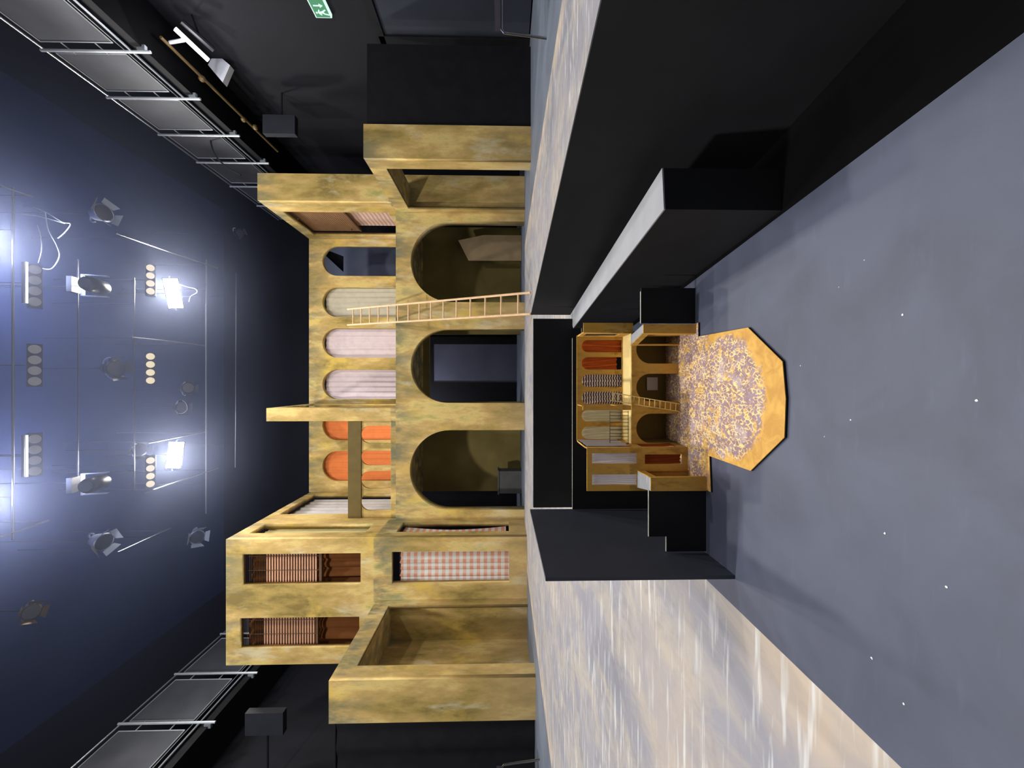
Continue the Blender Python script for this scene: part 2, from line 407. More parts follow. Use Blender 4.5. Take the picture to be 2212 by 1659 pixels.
# grey backstage door seen through the middle arch
d = thing('door_1', None, None, (fx(784, 10.9), 10.9, 0)); d['kind'] = 'structure'
slab('door_frame', prect(925, 1136, 728, 838, 11.1), [prect(936, 1122, 744, 826, 11.1)], .1, fr_front(11.05), 'black', d)
MB().box(fx(826, 11.1), fx(744, 11.1), 11.08, 11.16, fz(1122, 11.1), fz(936, 11.1)).build('door_leaf', 'doorgrey', d)
o = slab('backstage_board', [(fx(600, 10.8), 0), (fx(528, 10.8), 0), (fx(528, 10.8), fz(765, 10.8)), (fx(528, 10.8), fz(672, 10.8)), (fx(600, 10.8), fz(672, 10.8))], [[(fx(590, 10.8), fz(742, 10.8)), (fx(556, 10.8), fz(742, 10.8)), (fx(540, 10.8), fz(700, 10.8)), (fx(552, 10.8), fz(700, 10.8))]], .05, fr_front(10.8), 'doorgrey')
tag(o, 'slate grey board leaning by the back wall, seen through the dark upper arched window', 'board')
# doorway in the right wall
d = thing('door_2', None, None, (XR, 5.0, 0)); d['kind'] = 'structure'
MB().box(XR - .06, XR, 5.5, 5.66, 0, 2.16).box(XR - .06, XR, 3.9, 5.66, 2.08, 2.2).build('door_frame', 'black', d)
MB().box(XR - .03, XR, 4.0, 5.5, .02, 2.08).build('door_leaf', 'doordark', d)
MB().box(XR - .07, XR - .03, 4.2, 4.4, 1.0, 1.06).build('door_handle', 'steel', d)

# painted cloth on the stage floor
cl = MB().prism([(-3.02, .02), (2.47, .02), (2.47, 6.9), (-3.02, 6.9)], .0005, .004).build('painted_floor_cloth', 'stagecloth')
tag(cl, 'grey and tan brush-painted stage floor with pale strokes, tan along its edges', 'floor cloth')

# ------------------------------------------------------------------ the full-size set
Yf, Yt, Yu, YL, YR = 7.04, 6.22, 8.89, 4.54, 5.34
ZTOP = fz(488, Yt); ZBAL = fz(855, Yf)
XT = fx(1160, Yt)                       # stage-side plane of the left tower
XG = fx(438, Yf)                        # stage-side plane of the right tower
# lower arcade
x_l, x_r = XT, fx(462, Yf)
ar = [(fx(1101, Yf), fx(929, Yf), fz(885, Yf)), (fx(870.5, Yf), fx(711, Yf), fz(887, Yf)), (fx(653, Yf), fx(478, Yf), fz(887, Yf))]
out = [(x_l, 0.0)]
for a0, a1, zt in ar: out += list(reversed(arch(a0, a1, 0.0, zt, 28)))
out += [(x_r, 0.0), (x_r, ZBAL), (x_l, ZBAL)]
o = slab('arcade_wall', out, [], .2, fr_front(Yf), 'plaster')
tag(o, 'long ochre lower wall with three tall round arches at the back of the stage', 'set wall')
# balcony deck
o = MB().box(XT + .005, XG - .005, Yf + .2, Yu, ZBAL - .08, ZBAL - .02).build('balcony_deck', 'plaster')
tag(o, 'balcony floor resting behind the top of the three-arched lower wall', 'balcony floor')
# upper wall with six arched windows
zt = fz(696, Yu); wins = [(533, 598), (622, 686), (710, 773), (799, 862), (886, 950), (973, 1038)]
holes = [list(arch(fx(b, Yu), fx(a, Yu), ZBAL + .12, zt, 18)) for a, b in wins]
o = slab('upper_window_wall', rect(XT + .001, XG - .001, ZBAL - .1, fz(667.5, Yu)), holes, .12, fr_front(Yu), 'plaster')
tag(o, 'upper ochre wall with a row of six narrow arched windows above the arcade', 'set wall')
CUR = [None, ('cream arched-window curtain just behind the top of the ladder', 'cl_cream'),
       ('pale pink curtain in the third upper arched window from the right, left of the ladder', 'cl_pink'),
       ('pale pink curtain in the upper arched window right beside the thin fin wall', 'cl_pink'),
       ('orange curtain in the upper arched window half hidden by the thin fin wall', 'cl_orange'),
       ('orange curtain in the upper arched window nearest the left tower', 'cl_orange')]
for (a, b), c in zip(wins, CUR):
    if c: curtain('curtain', c[0], c[1], fx(b + 8, Yu), fx(a - 8, Yu), Yu + .155, ZBAL - .02, fz(704, Yu + .15) if c[1] != 'cl_orange' else fz(699, Yu + .15), 7, .014, 'curtains in the upper arched windows', seed=len(c[0]), wall=Yu + .119)
# inner back wall under the balcony, with a doorway behind the middle arch
YI = Yu
dh = rect(fx(868, YI), fx(722, YI), .0, fz(927, YI))
out = [(XT + .001, 0), (dh[0][0], 0), (dh[3][0], dh[3][1]), (dh[2][0], dh[2][1]), (dh[1][0], 0), (XG + .3, 0), (XG + .3, ZBAL - .105), (XT + .001, ZBAL - .105)]
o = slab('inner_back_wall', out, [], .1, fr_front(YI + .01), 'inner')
tag(o, 'dark olive wall inside the arches, with a doorway behind the middle one', 'set wall')
b = slab('side_screen', [(fx(563, 8.3), 0.0), (fx(508, 8.3), 0.0), (fx(508, 8.3), fz(1045, 8.3)), (fx(520, 8.3), fz(990, 8.3)), (fx(563, 8.3), fz(1012, 8.3))], [], .04, fr_front(8.3), mat_flat('taupe_screen_paint', (150, 130, 100), .8, .2, 0, .15, 3))
tag(b, 'taupe sloping-topped screen standing inside the right-hand arch', 'screen')
b = MB().box(fx(1066, 8.2), fx(1018, 8.2), 8.2, 8.5, 0, fz(1078, 8.2)).box(fx(1068, 8.2), fx(1016, 8.2), 8.18, 8.52, fz(1078, 8.2), fz(1078, 8.2) + .03).build('storage_box', mat_flat('slate_box_paint', (84, 84, 84), .7))
tag(b, 'small slate grey box standing inside the left-hand arch', 'box')

# left tower
t = thing('left_tower', 'tall ochre tower at the left with two slatted windows over a gingham one', 'set tower', ((XT + fx(1428, Yt)) / 2, Yt, 0))
XTo = fx(1428, Yt)
WA = prect(523, 779, 1192, 1258, Yt); WB = prect(518, 776, 1328, 1393, Yt); WG = prect(846, 1100, 1190, 1258, Yt)
slab('front_panel', rect(XTo, XT, 0, ZTOP), [WA, WB, WG], .09, fr_front(Yt), 'plaster', t)
sw1 = rect(7.40, 8.74, 2.62, 4.65); sw2 = rect(6.47, 6.88, 2.69, 4.60); sw3 = rect(6.47, 6.93, .29, 2.18)
slab('side_panel', [(Yt + .09, 0), (Yf - .001, 0), (Yf - .001, ZBAL - .1), (Yu - .001, ZBAL - .1), (Yu + .12, ZTOP), (Yt + .09, ZTOP)], [sw1, sw2, sw3], .085, fr_side(XT - .0, -1), 'plaster', t)
def blind(label, D, x0, x1, y0, y1, xo0, xo1, yb):
    r = thing('slatted_blind', label, 'blind', ((fx(y0, D) + fx(y1, D)) / 2, D, fz(x1, D)), 'slatted blinds in the left tower')
    mb, mo = MB(), MB(); X0, X1 = fx(y1, D) - .07, fx(y0, D) + .05
    z = fz(x0, D) + .03; zb = fz(xo1, D); zo = fz(xo0, D)
    while z > zb:
        tilt, dp = (.018, .03) if z > zo else (.030, .014)
        dst = mb if z > zo else mo
        dst.hexa([(X0, D, z), (X1, D, z), (X1, D + dp, z + tilt), (X0, D + dp, z + tilt), (X0, D - .002, z + .004), (X1, D - .002, z + .004), (X1, D + dp - .002, z + tilt + .004), (X0, D + dp - .002, z + tilt + .004)])
        z -= .026 if z > zo else .044
    mb.build('closed_slats', 'slatdark', r); mo.build('open_slats', 'slat', r)
    MB().box(X0, X1, D - .01, D + .04, zb - .04, zb).build('bottom_bar', 'slatdark', r)
    c = MB()
    for q in (.15, .5, .85): c.tube([(X0 + (X1 - X0) * q, D - .006, zb - .02), (X0 + (X1 - X0) * q, D - .006, fz(x0, D) + .04)], .004, 5)
    c.build('cord', 'slatdark', r)
blind('brown slatted blind in the upper left-tower window nearer the arcade', Yt + .14, 523, 779, 1190, 1260, 575, 690, 0)
blind('brown slatted blind in the upper left-tower window nearer the outer edge', Yt + .14, 518, 776, 1326, 1395, 572, 682, 0)
curtain('curtain', 'rust brown voile behind the slatted blind nearer the arcade', 'cl_brown', WA[0][0] - .16, WA[1][0] + .14, Yt + .32, 2.6, WA[2][1] + .05, 5, .03, 'brown voiles behind the slatted blinds', wall=Yt + .088)
curtain('curtain', 'rust brown voile behind the slatted blind at the outer edge', 'cl_brown', WB[0][0] - .2, WB[1][0] + .14, Yt + .32, 2.6, WB[2][1] + .05, 4, .03, 'brown voiles behind the slatted blinds', wall=Yt + .088)
curtain('curtain', 'pink gingham curtain in the front window of the left tower', 'cl_gingham', WG[0][0] - .09, WG[1][0] + .05, Yt + .16, WG[0][1] - .06, WG[2][1] - .09, 6, .016, 'gingham curtains', wall=Yt + .088)
curtain('curtain', 'pink gingham curtain bulging from the side window of the left tower', 'cl_gingham', 6.40, 7.0, 0, .34, 2.15, 5, .012, 'gingham curtains', side=XT - .10, sweep=.3, wall=XT - .084)
curtain('curtain', 'straw coloured curtain in the narrow upper side window of the left tower', 'cl_gold', 6.42, 6.94, 0, 2.72, 4.56, 5, .012, side=XT - .115, wall=XT - .084)
curtain('curtain', 'bright white curtain in the wide upper side window of the left tower', 'cl_white', 7.34, 8.72, 0, 2.5, 4.63, 7, .018, side=XT - .13, wall=XT - .084)

# right tower
t = thing('right_tower', 'narrow ochre tower at the right with a pink striped curtain in its side', 'set tower', (XG + .25, Yf, 0))
slab('front_panel', rect(XG, fx(380, Yf), 0, fz(556, Yf)), [], .09, fr_front(Yf), 'plaster', t)
slab('side_panel', rect(Yf + .09, Yu + .1, ZBAL - .1, fz(556, Yf)), [rect(7.5, 8.72, 2.62, 4.64)], .085, fr_side(XG, 1), 'plaster', t)
r = thing('slatted_blind', 'brown slatted blind rolled half down in the side of the right tower', 'blind', (XG + .12, 8.1, 3.6))
mb = MB(); z = 4.66
while z > 3.62: mb.box(XG + .12, XG + .15, 7.42, 8.72, z - .034, z); z -= .042
mb.build('slats', mat_flat('dull_brown_slats', (124, 92, 66), .7), r); MB().box(XG + .11, XG + .16, 7.42, 8.72, 3.57, 3.61).build('bottom_bar', 'slatdark', r)
curtain('curtain', 'pink striped curtain under the blind in the side of the right tower', 'cl_pinkstripe', 7.42, 8.60, 0, 2.5, 3.75, 3, .008, side=XG + .2, wall=XG + .084)

# left entrance box
t = thing('left_entrance', 'ochre open-sided entrance box projecting in front of the left tower', 'set doorway', (-3.73, 5.4, 0))
zl = fz(710, YL); XA = fx(1464.5, YL); XB = fx(1556.5, YL)
slab('front_panel', rect(XB, XA, 0, zl), [], .06, fr_front(YL), 'plaster', t)
slab('side_frame', [(YL + .06, 0), (4.776, 0), (4.776, 2.19), (Yt - .16, 2.19), (Yt - .16, 0), (Yt - .003, 0), (Yt - .003, zl), (YL + .06, zl)], [], .05, fr_side(XA, -1), 'plaster', t)
MB().prism([(XA - .05, YL + .06), (XA - .05, Yt - .003), (XB - .2, Yt - .003), (XB, YL + .06)], 2.19, zl).build('lintel_slab', 'plaster', t)
MB().prism([(XB, YL + .06), (XB + .05, YL + .06), (XB - .15, Yt - .003), (XB - .2, Yt - .003)], 0, 2.19).build('outer_panel', 'plaster', t)
# right entrance box
t = thing('right_entrance', 'ochre open-sided entrance box projecting in front of the right tower', 'set doorway', (3.4, 6.1, 0))
zr = fz(785, YR); XC = fx(345, YR); XD = fx(272, YR)
slab('front_panel', rect(XC, XD, 0, zr), [], .06, fr_front(YR), 'plaster', t)
slab('side_frame', [(YR + .06, 0), (5.6, 0), (5.6, 2.08), (Yf - .16, 2.08), (Yf - .16, 0), (Yf - .003, 0), (Yf - .003, zr), (YR + .06, zr)], [], .05, fr_side(XC, 1), 'plaster', t)
MB().box(XC + .05, XD, YR + .06, Yf - .003, 2.08, zr).build('lintel_slab', 'plaster', t)
MB().box(XC, XG, Yf, Yf + .09, 0, zr).build('return_panel', 'plaster', t)

# thin fin wall on the balcony
t = thing('fin_wall', 'thin ochre fin wall standing on the balcony between pink and orange curtains', 'set wall', (-.55, 7.9, ZBAL))
XF0 = fx(881, Yf + .1); XF1 = fx(909, Yf + .1)
slab('front_panel', rect(XF1, XF0, ZBAL - .02, fz(568, Yf)), [], .05, fr_front(Yf + .1), 'plaster', t)
slab('side_frame', rect(Yf + .15, Yu - .002, ZBAL - .02, fz(568, Yf)), [rect(7.4, 8.62, ZBAL + .25, 4.62)], .04, fr_side(XF0, -1), 'plaster', t)
slab('far_side_frame', rect(Yf + .15, Yu - .002, ZBAL - .02, fz(568, Yf)), [rect(7.4, 8.62, ZBAL + .25, 4.62)], .04, fr_side(XF1, 1), 'plaster', t)

# balustrade
t = thing('balustrade', 'ochre balustrade with four arched openings and dark top rail on the balcony', 'balustrade', (-1.55, Yf + .12, ZBAL))
hs = [list(arch(fx(b, Yf + .14), fx(a, Yf + .14), fz(844, Yf + .14), fz(779, Yf + .14), 14)) for a, b in ((919, 957), (968, 1004), (1016, 1054), (1064, 1101))]
slab('pierced_panel', rect(XT + .005, XF1 - .005, ZBAL - .02, fz(756, Yf + .14)), hs, .05, fr_front(Yf + .14), 'plaster', t)
o = MB().box(XT + .005, XF1 - .005, Yf + .11, Yf + .139, fz(780, Yf + .12), fz(752, Yf + .12)).build('top_rail', 'olive', t); o['label'] = 'top rail with shade in its dark olive colour'

# ladder
def ladder(nm, label, cat, bL, bR, tL, tR, n, rr, rg, mat, first, last, group=None):
    base = (bL + bR) / 2
    t = thing(nm, label, cat, base, group)
    for a, b_ in ((bL, tL), (bR, tR)): MB().tube([a, b_], rr, 8).build('rail', mat, t)
    for i in range(n):
        q = first + (last - first) * i / (n - 1)
        MB().tube([bL.lerp(tL, q), bR.lerp(tR, q)], rg, 6).build('rung', mat, t)
g0, g1 = G(1146, 678, .03), G(1146, 632, .03); Yb_ = g0.y
Ytop = Yf - .04 + (Yf - .04 - Yb_) * .42
ladder('wooden_ladder', 'tall pale wooden ladder leaning against the arcade wall', 'ladder', Vector((g0.x, Yb_, .03)), Vector((g1.x, Yb_, .03)),
       F(751, 702, Ytop), F(751, 668, Ytop), 15, .017, .012, 'wood', .045, .955)

# black flats beside the set
o = slab('black_flat', rect(XD + .01, fx(93, YR), 0, fz(790, YR)), [], .06, fr_front(YR + .05), 'black')
tag(o, 'black masking flat at the right beside the right entrance box', 'masking flat')
r = thing('black_drape', 'black masking drape hanging at the left beside the left entrance box', 'masking drape', (-4.6, YL + .1, 0))
curtain('drape_cloth', None, 'black', XB - 1.3, XB - .01, YL + .14, 0.01, fz(714, YL), 4, .012, parent=r)
MB().tube([(XB - 1.35, YL + .14, fz(713, YL)), (XB - .02, YL + .14, fz(713, YL))], .015).build('drape_rail', 'black', r)

# chairs at the two sides
def chair(label, x, y, face):
    r = thing('stacking_chair', label, 'chair', (x, y, 0), 'chairs at the sides of the stage', (0, 0, face), absolute=False)
    MB().box(-.22, .22, -.22, .22, .41, .455).build('seat', 'seatblack', r)
    MB().box(-.2, .2, .2, .235, .62, .86).build('backrest', 'seatblack', r)
    for sx in (-1, 1):
        MB().tube([(sx * .235, -.26, 0), (sx * .235, -.215, .38), (sx * .235, -.19, .40), (sx * .235, .2, .40)], .011).build('leg', 'chrome', r)
        MB().tube([(sx * .235, .28, 0), (sx * .235, .215, .4), (sx * .225, .245, .86)], .011).build('leg', 'chrome', r)
g = G(1181, 83, 0)
chair('black seat with a chrome leg at the right edge, beside the dark door', g.x + .26, g.y - .235, math.radians(-90))
g = G(1166, 1641, 0)
chair('black seat with a chrome leg at the left edge, in front of the black drape', g.x - .26, g.y - .235, math.radians(90))

# exit sign on the right wall
t = thing('exit_sign', 'lit green sign with a running figure and a downward arrow on the right wall', 'exit sign', (XR - .03, 5.0, 2.7))
y0, y1, z0, z1 = 4.72, 5.25, 2.70, 2.915
MB().box(XR - .05, XR, y0, y1, z0, z1).build('sign_case', 'e_white', t)
MB().box(XR - .054, XR - .045, y0 + .012, y1 - .012, z0 + .016, z1 - .016).build('green_face', 'e_green', t)
def sgn(pts, nm):                # (along wall towards the back, up) in metres from the sign's far lower corner
    slab(nm, [(y1 - .012 - a, z0 + .016 + b_) for a, b_ in pts], [], .004, fr_side(XR - .054, -1), 'e_white', t)
sgn([(.155, .155), (.17, .155), (.17, .075), (.19, .075), (.1625, .03), (.135, .075), (.155, .075)], 'arrow')
sgn([(.03, .0), (.045, .0), (.055, .045), (.075, .06), (.10, .02), (.112, .028), (.085, .08), (.08, .11), (.105, .10), (.11, .112), (.075, .135), (.055, .128), (.03, .10), (.038, .09), (.056, .108), (.056, .075), (.042, .055)], 'running_figure')
sgn([(.066 + .013 * math.cos(a), .152 + .013 * math.sin(a)) for a in [i * math.pi / 6 for i in range(12)]], 'running_figure_head')

# ------------------------------------------------------------------ galleries
def gallery(nm, label, X, sgn_, zt, zb, ys, ye, wallX):
    t = thing(nm, label, 'gallery', (X, (ys[0] + ys[-1]) / 2, zb), 'side galleries')
    y0, y1 = ys[0] - .5, ye
    MB().box(min(X, wallX), max(X, wallX), y0, y1, zb - .16, zb - .04).build('walkway', 'black', t)
    MB().tube([(X, y0, zt), (X, y1, zt)], .014).build('top_rail', 'steel', t)
    MB().tube([(X - sgn_ * .04, y0, zb - .02), (X - sgn_ * .04, y1, zb - .02)], .014).build('bottom_rail', 'steel', t)
    MB().tube([(X, y0, zb + .1), (X, y1, zb + .1)], .007).build('kick_rail', 'steel', t)
    for y in ys:
        MB().tube([(X - sgn_ * .05, y, zb - .26), (X - sgn_ * .05, y, zt - .01)], .018).build('post', 'alu', t)
        MB().box(X - .03, X + .03, y - .02, y + .02, zb - .2, zb - .1).build('foot_bracket', 'steel', t)
    yy = [y0 - .6] + list(ys) + [y1]
    for a, b_ in zip(yy, yy[1:]):
        if b_ - a < .3: continue
        p = MB().box(X - .005, X + .005, a + .085, b_ - .085, zb + .13, zt - .1).build('infill_panel', 'meshpanel', t)
        f = MB()
        for q in ((a + .085, zb + .13, a + .085, zt - .1), (b_ - .085, zb + .13, b_ - .085, zt - .1), (a + .085, zb + .13, b_ - .085, zb + .13), (a + .085, zt - .1, b_ - .085, zt - .1)):
            f.tube([(X - sgn_ * .012, q[0], q[1]), (X - sgn_ * .012, q[2], q[3])], .007, 5)
        for yy_ in (a + .0, b_ - .085):
            for zz in (zb + .35, zt - .35): f.tube([(X - sgn_ * .02, yy_, zz), (X - sgn_ * .02, yy_ + .085, zz)], .008, 5)
        fo = f.build('panel_frame', 'alu', p)
gallery('right_gallery', 'railed gallery with grey infill panels along the right wall', 4.3, 1, 5.9 + EYE, 4.78 + EYE, [4.2, 5.02, 5.83, 6.68, 7.5, 8.4, 9.3], 10.2, XR)
gallery('left_gallery', 'railed gallery with grey infill panels along the left wall', -5.2, -1, 5.85 + EYE, 4.65 + EYE, [5.05, 5.95, 6.95, 8.05, 9.1], 10.2, XL)
o = MB().tube([S(347, 80, 4.55), S(600, 327, 4.55)], .02).build('yellow_pipe', 'brasspipe'); tag(o, 'tarnished yellow pipe hung under the right gallery', 'pipe')
for k, (a, b_) in enumerate(((437, 170), (527, 258), (552, 275))):
    p = S(a, b_, 4.55); o = MB().lathe([(.03, -.03), (.045, -.01), (.045, .02), (.03, .04)], 10, Matrix.Translation(p)).build('pipe_clamp', 'brasspipe')
    tag(o, ['pipe clamp on the yellow pipe nearest the white panel', 'middle pipe clamp on the yellow pipe', 'farthest pipe clamp on the yellow pipe'][k], 'clamp', 'clamps on the yellow pipe')
# white panel speaker and tube light under the right gallery
p = F(474, 146, 6.0)
t = thing('panel_speaker', 'white square panel speaker lit up under the right gallery', 'speaker', p)
q = [F(449, 140, 6.0), F(464, 113, 6.0), F(497, 141, 6.0), F(481, 178, 6.0)]
MB().hexa([v for v in q] + [v + Vector((.02, .12, .02)) for v in q]).build('front_face', 'white', t)
MB().tube([q[1] + Vector((0, .06, 0)), q[1] + Vector((.25, .1, .12))], .02).build('bracket', 'fixture', t)
MB().tube([q[1] + Vector((.2, .1, .1)), Vector((XR, q[1].y + .1, q[1].z + .15))], .015).build('wall_arm', 'fixture', t)
for lab, px_, D_, wx in (('dark panel speaker high on the right wall, beyond the yellow pipe', (602, 268), 6.6, XR), ('dark panel speaker high on the left wall below the gallery', (570, 1565), 5.6, XL)):
    p = F(px_[0], px_[1], D_); t2 = thing('panel_speaker', lab, 'speaker', p)
    MB().box(p.x - .16, p.x + .16, p.y, p.y + .1, p.z - .27, p.z + .27).build('front_face', mat_flat('charcoal_enamel', (36, 38, 46), .5), t2)
    MB().tube([p + Vector((0, .09, 0)), Vector((wx, p.y + .09, p.z))], .015).build('wall_arm', 'fixture', t2)
t = thing('tube_light', 'lit white tube light on a bracket beside the white panel speaker', 'work light', F(415, 92, 5.3))
MB().tube([F(378, 62, 5.15), F(450, 130, 5.5)], .03, 10).build('tube', 'e_tube', t)
MB().tube([F(392, 46, 5.15) , F(462, 108, 5.45)], .035, 8).build('housing', 'fixture', t)
MB().tube([F(366, 92, 5.25), F(400, 86, 5.25)], .022, 8).build('end_arm', 'alu', t)
a0 = F(430, 75, 5.3); MB().tube([a0, Vector((XR, a0.y, a0.z + .1))], .012).build('wall_arm', 'fixture', t)
lamp('tube_light_beam', 'POINT', F(415, 104, 5.1), (0, 0, 0), 14, (.95, .93, 1), .1)

# ------------------------------------------------------------------ lighting rig
def pipe(label, pts, r=.015, group='lighting bars over the stage', mat='rigsteel'):
    mid = (pts[0] + pts[1]) / 2
    t_ = thing('lighting_bar', label, 'lighting bar', mid, group)
    MB().tube(pts, r).build('bar', mat, t_)
    for q in (.12, .88):
        p_ = pts[0].lerp(pts[1], q); MB().tube([p_, (p_.x, p_.y, ZC)], .005, 5).build('hanging_wire', 'fixture', t_)
    return t_
def hang(r_, at):                # thin black drop rod from the roof to a lamp
    inv = (Matrix.Translation(at) @ r_.rotation_euler.to_matrix().to_4x4()).inverted()
    MB().tube([inv @ Vector((at.x, at.y + .02, at.z + .05)), inv @ Vector((at.x, at.y + .02, ZC))], .006, 5).build('drop_rod', 'fixture', r_)
pipe('steel lighting bar across the stage just above the two brightest floods', [F(445, 560, 8.26), F(445, 1110, 8.26)])
pipe('steel lighting bar right across the top edge of the picture', [F(28, 405, 5.0), F(28, 1165, 5.0)], .013)
pipe('faint cross bar farthest up-stage, nearest the upper window wall', [F(510, 590, 9.3), F(508, 1010, 9.3)], .009)
pipe('cross bar in the middle carrying the yoked lamps', [F(168, 560, 6.2), F(168, 1075, 6.2)], .009, mat='fixture')
pipe('cross bar carrying the rows of warm round lamps', [F(290, 600, 7.0), F(290, 1060, 7.0)], .009, mat='fixture')
pipe('depth bar at the right of the right-hand bright flood', [F(250, 503, 6.45), F(470, 580, 8.55)])
pipe('depth bar in the middle between the two bright floods', [F(285, 729, 6.7), F(446, 746, 8.3)], .012)
pipe('depth bar just right of the left-hand bright flood', [F(320, 957, 7.0), F(446, 932, 8.3)], .013)
pipe('depth bar just left of the left-hand bright flood', [F(310, 1066, 6.9), F(472, 1010, 8.6)])
pipe('depth bar sloping away above the left tower', [F(255, 1193, 6.4), F(368, 1141, 7.4)], .011)
pipe('short depth bar at the top left corner of the rig', [F(0, 1160, 4.8), F(105, 1124, 5.4)], .010)
pipe('short depth bar at the top right corner of the rig', [F(0, 400, 4.8), F(70, 425, 5.25)], .010)

def drop_to(p): return Vector((p.x, p.y, p.z + .35))
def fix_frame(target, at):       # local +Z = beam direction
    return (Vector(target) - at).to_track_quat('Z', 'Y').to_euler()
def par(nm, label, x, y, D, tgt, size, lens, group, cat='stage lamp', body='fixture', barn=True):
    at = F(x, y, D)
    r = thing(nm, label, cat, at, group, fix_frame(tgt, at), absolute=False)
    s = size
    MB().lathe([(s * .35, -s * 1.3), (s * .62, -s * 1.15), (s * .8, -s * .5), (s * .9, 0), (s * 1.0, .02)], 18).build('body', body, r, True)
    MB().lathe([(s * .86, .018), (s * .84, .03)], 18).build('lens', lens, r)
    a = [(math.cos(q) * s * 1.25, 0, math.sin(q) * s * 1.25 - s * .4) for q in [math.pi + i * math.pi / 10 for i in range(11)]]
    MB().tube(a, .012, 6).build('yoke', 'silver', r)
    hang(r, at)
    if barn:
        b = MB()
        for k in range(4):
            c, s_ = math.cos(k * math.pi / 2), math.sin(k * math.pi / 2)
            rot = lambda u, v, w: Vector((u * c - v * s_, u * s_ + v * c, w))
            b.hexa([rot(s * .95, -s * .6, .02), rot(s * .97, -s * .6, .02), rot(s * .97, s * .6, .02), rot(s * .95, s * .6, .02),
                    rot(s * 1.3, -s * .8, s * .7), rot(s * 1.32, -s * .8, s * .7), rot(s * 1.32, s * .8, s * .7), rot(s * 1.3, s * .8, s * .7)])
        b.build('barn_doors', body, r)
    return r
LOOK = (0, .6, .4)
def flood(label, x, y, D, w_):   # open-faced flood, its long lit mouth turned to the lens
    at = F(x, y, D)
    r = thing('flood_light', label, 'stage lamp', at, 'bright floods facing the camera', fix_frame(LOOK, at), absolute=False)
    MB().hexa([(-w_ * .6, -.07, -.16), (w_ * .6, -.07, -.16), (w_ * .6, .07, -.16), (-w_ * .6, .07, -.16), (-w_, -.13, 0), (w_, -.13, 0), (w_, .13, 0), (-w_, .13, 0)]).build('housing', 'fixture', r)
    MB().box(-w_ * .95, w_ * .95, -.11, .11, .001, .01).build('lit_mouth', 'e_flood', r)
    MB().tube([(-w_ - .03, 0, -.05), (-w_ - .03, 0, -.32), (w_ + .03, 0, -.32), (w_ + .03, 0, -.05)], .012, 6).build('yoke', 'silver', r); hang(r, at)
flood('right-hand bright flood facing the camera from the lighting bar', 374, 634, 7.9, .30)
flood('left-hand bright flood facing the camera from the lighting bar', 378, 983, 7.9, .27)
def blinder(label, x, y, D, w_, lens, vis=4):
    at = F(x, y, D)
    r = thing('four_lamp_batten', label, 'stage lamp', at, 'battens of four round lamps', fix_frame((at.x, 0, .5), at), absolute=False)
    MB().box(-w_ / 2, w_ / 2, -.07, .07, -.16, 0).build('housing', 'fixture', r); hang(r, at)
    for k in range(4):
        cx = -w_ / 2 + w_ * (k + .5) / 4; rr = w_ / 8 * .82
        MB().lathe([(rr, 0), (rr, .012), (rr * .6, .02), (rr * .1, .024)], 16, Matrix.Translation((cx, 0, 0))).build('round_lamp', lens, r)
for lab, x, y, D, wpx, e in (('right-hand batten of four small warm round lamps', 325, 604, 7.0, 66, 'e_warm'), ('middle batten of four small warm round lamps, brightest of them', 325, 796, 7.0, 68, 'e_warm'),
                          ('left-hand batten of four small warm round lamps', 325, 1020, 7.0, 66, 'e_warm'), ('middle batten of four large pale round lamps near the top edge', 75, 789, 5.4, 90, 'e_dim'),
                          ('right-hand batten of four large pale round lamps near the top edge', 75, 617, 5.4, 90, 'e_dim'), ('left-hand batten of four large pale round lamps near the top edge', 75, 983, 5.4, 90, 'e_dim')):
    blinder(lab, x, y, D, wpx * D / FPX, e)
def yoked(label, x, y, D, s):    # moving head in a square U yoke
    at = F(x, y, D)
    r = thing('moving_head', label, 'stage lamp', at, 'moving heads in square yokes', fix_frame((at.x, 0, at.z - 1.5), at), absolute=False)
    MB().box(-s * .7, s * .7, s * 1.5, s * 1.9, -.08, .08).build('base', 'fixture', r)
    MB().box(-s, s, s * .93, s * 1.05, -.03, .03).box(-s, -s * .92, -s * .9, s * .93, -.03, .03).box(s * .92, s, -s * .9, s * .93, -.03, .03).build('yoke', 'silver', r)
    MB().lathe([(s * .35, -.22), (s * .68, -.12), (s * .72, .12), (s * .6, .2)], 18).build('head', 'fixture', r, True)
    MB().lathe([(s * .5, .2), (s * .45, .215)], 18).build('lens', 'lensdark', r); hang(r, at)
yoked('moving head in a square silver yoke, right of the middle', 208, 618, 6.2, .17)
yoked('moving head in a square silver yoke, left of the middle', 208, 1044, 6.2, .17)
par('profile_spot', 'tilted silver spotlight up at the right beside the hanging cables', 222, 460, 6.2, (3.2, 5.0, 0), .14, 'lensdark', 'side spotlights', body='silver')
par('profile_spot', 'tilted silver spotlight up at the left above the left tower', 222, 1170, 6.2, (-3.2, 5.0, 0), .14, 'lensdark', 'side spotlights', body='silver')
par('profile_spot', 'dim black spotlight in the middle of the rig, half lost in haze', 248, 796, 6.8, (0, 5.4, 0), .15, 'lensdark', 'side spotlights')
par('fresnel', 'small black lamp with barn doors between two depth bars, right of the middle batten', 405, 838, 8.1, (.4, 5, 0), .12, 'lensdark', 'small lamps on the far bar')
par('fresnel', 'small black lamp with barn doors hanging left of the middle batten', 392, 880, 8.1, (-.4, 5, 0), .12, 'lensdark', 'small lamps on the far bar')
par('fresnel', 'small black lamp with barn doors at the far left of the far bar', 425, 1160, 8.0, (-2.4, 4, 0), .14, 'lensdark', 'small lamps on the far bar', body='silver')
par('fresnel', 'small square lamp just right of the left-hand bright flood', 300, 972, 7.2, (-.6, 4, 0), .12, 'lensdark', 'small lamps on the far bar')
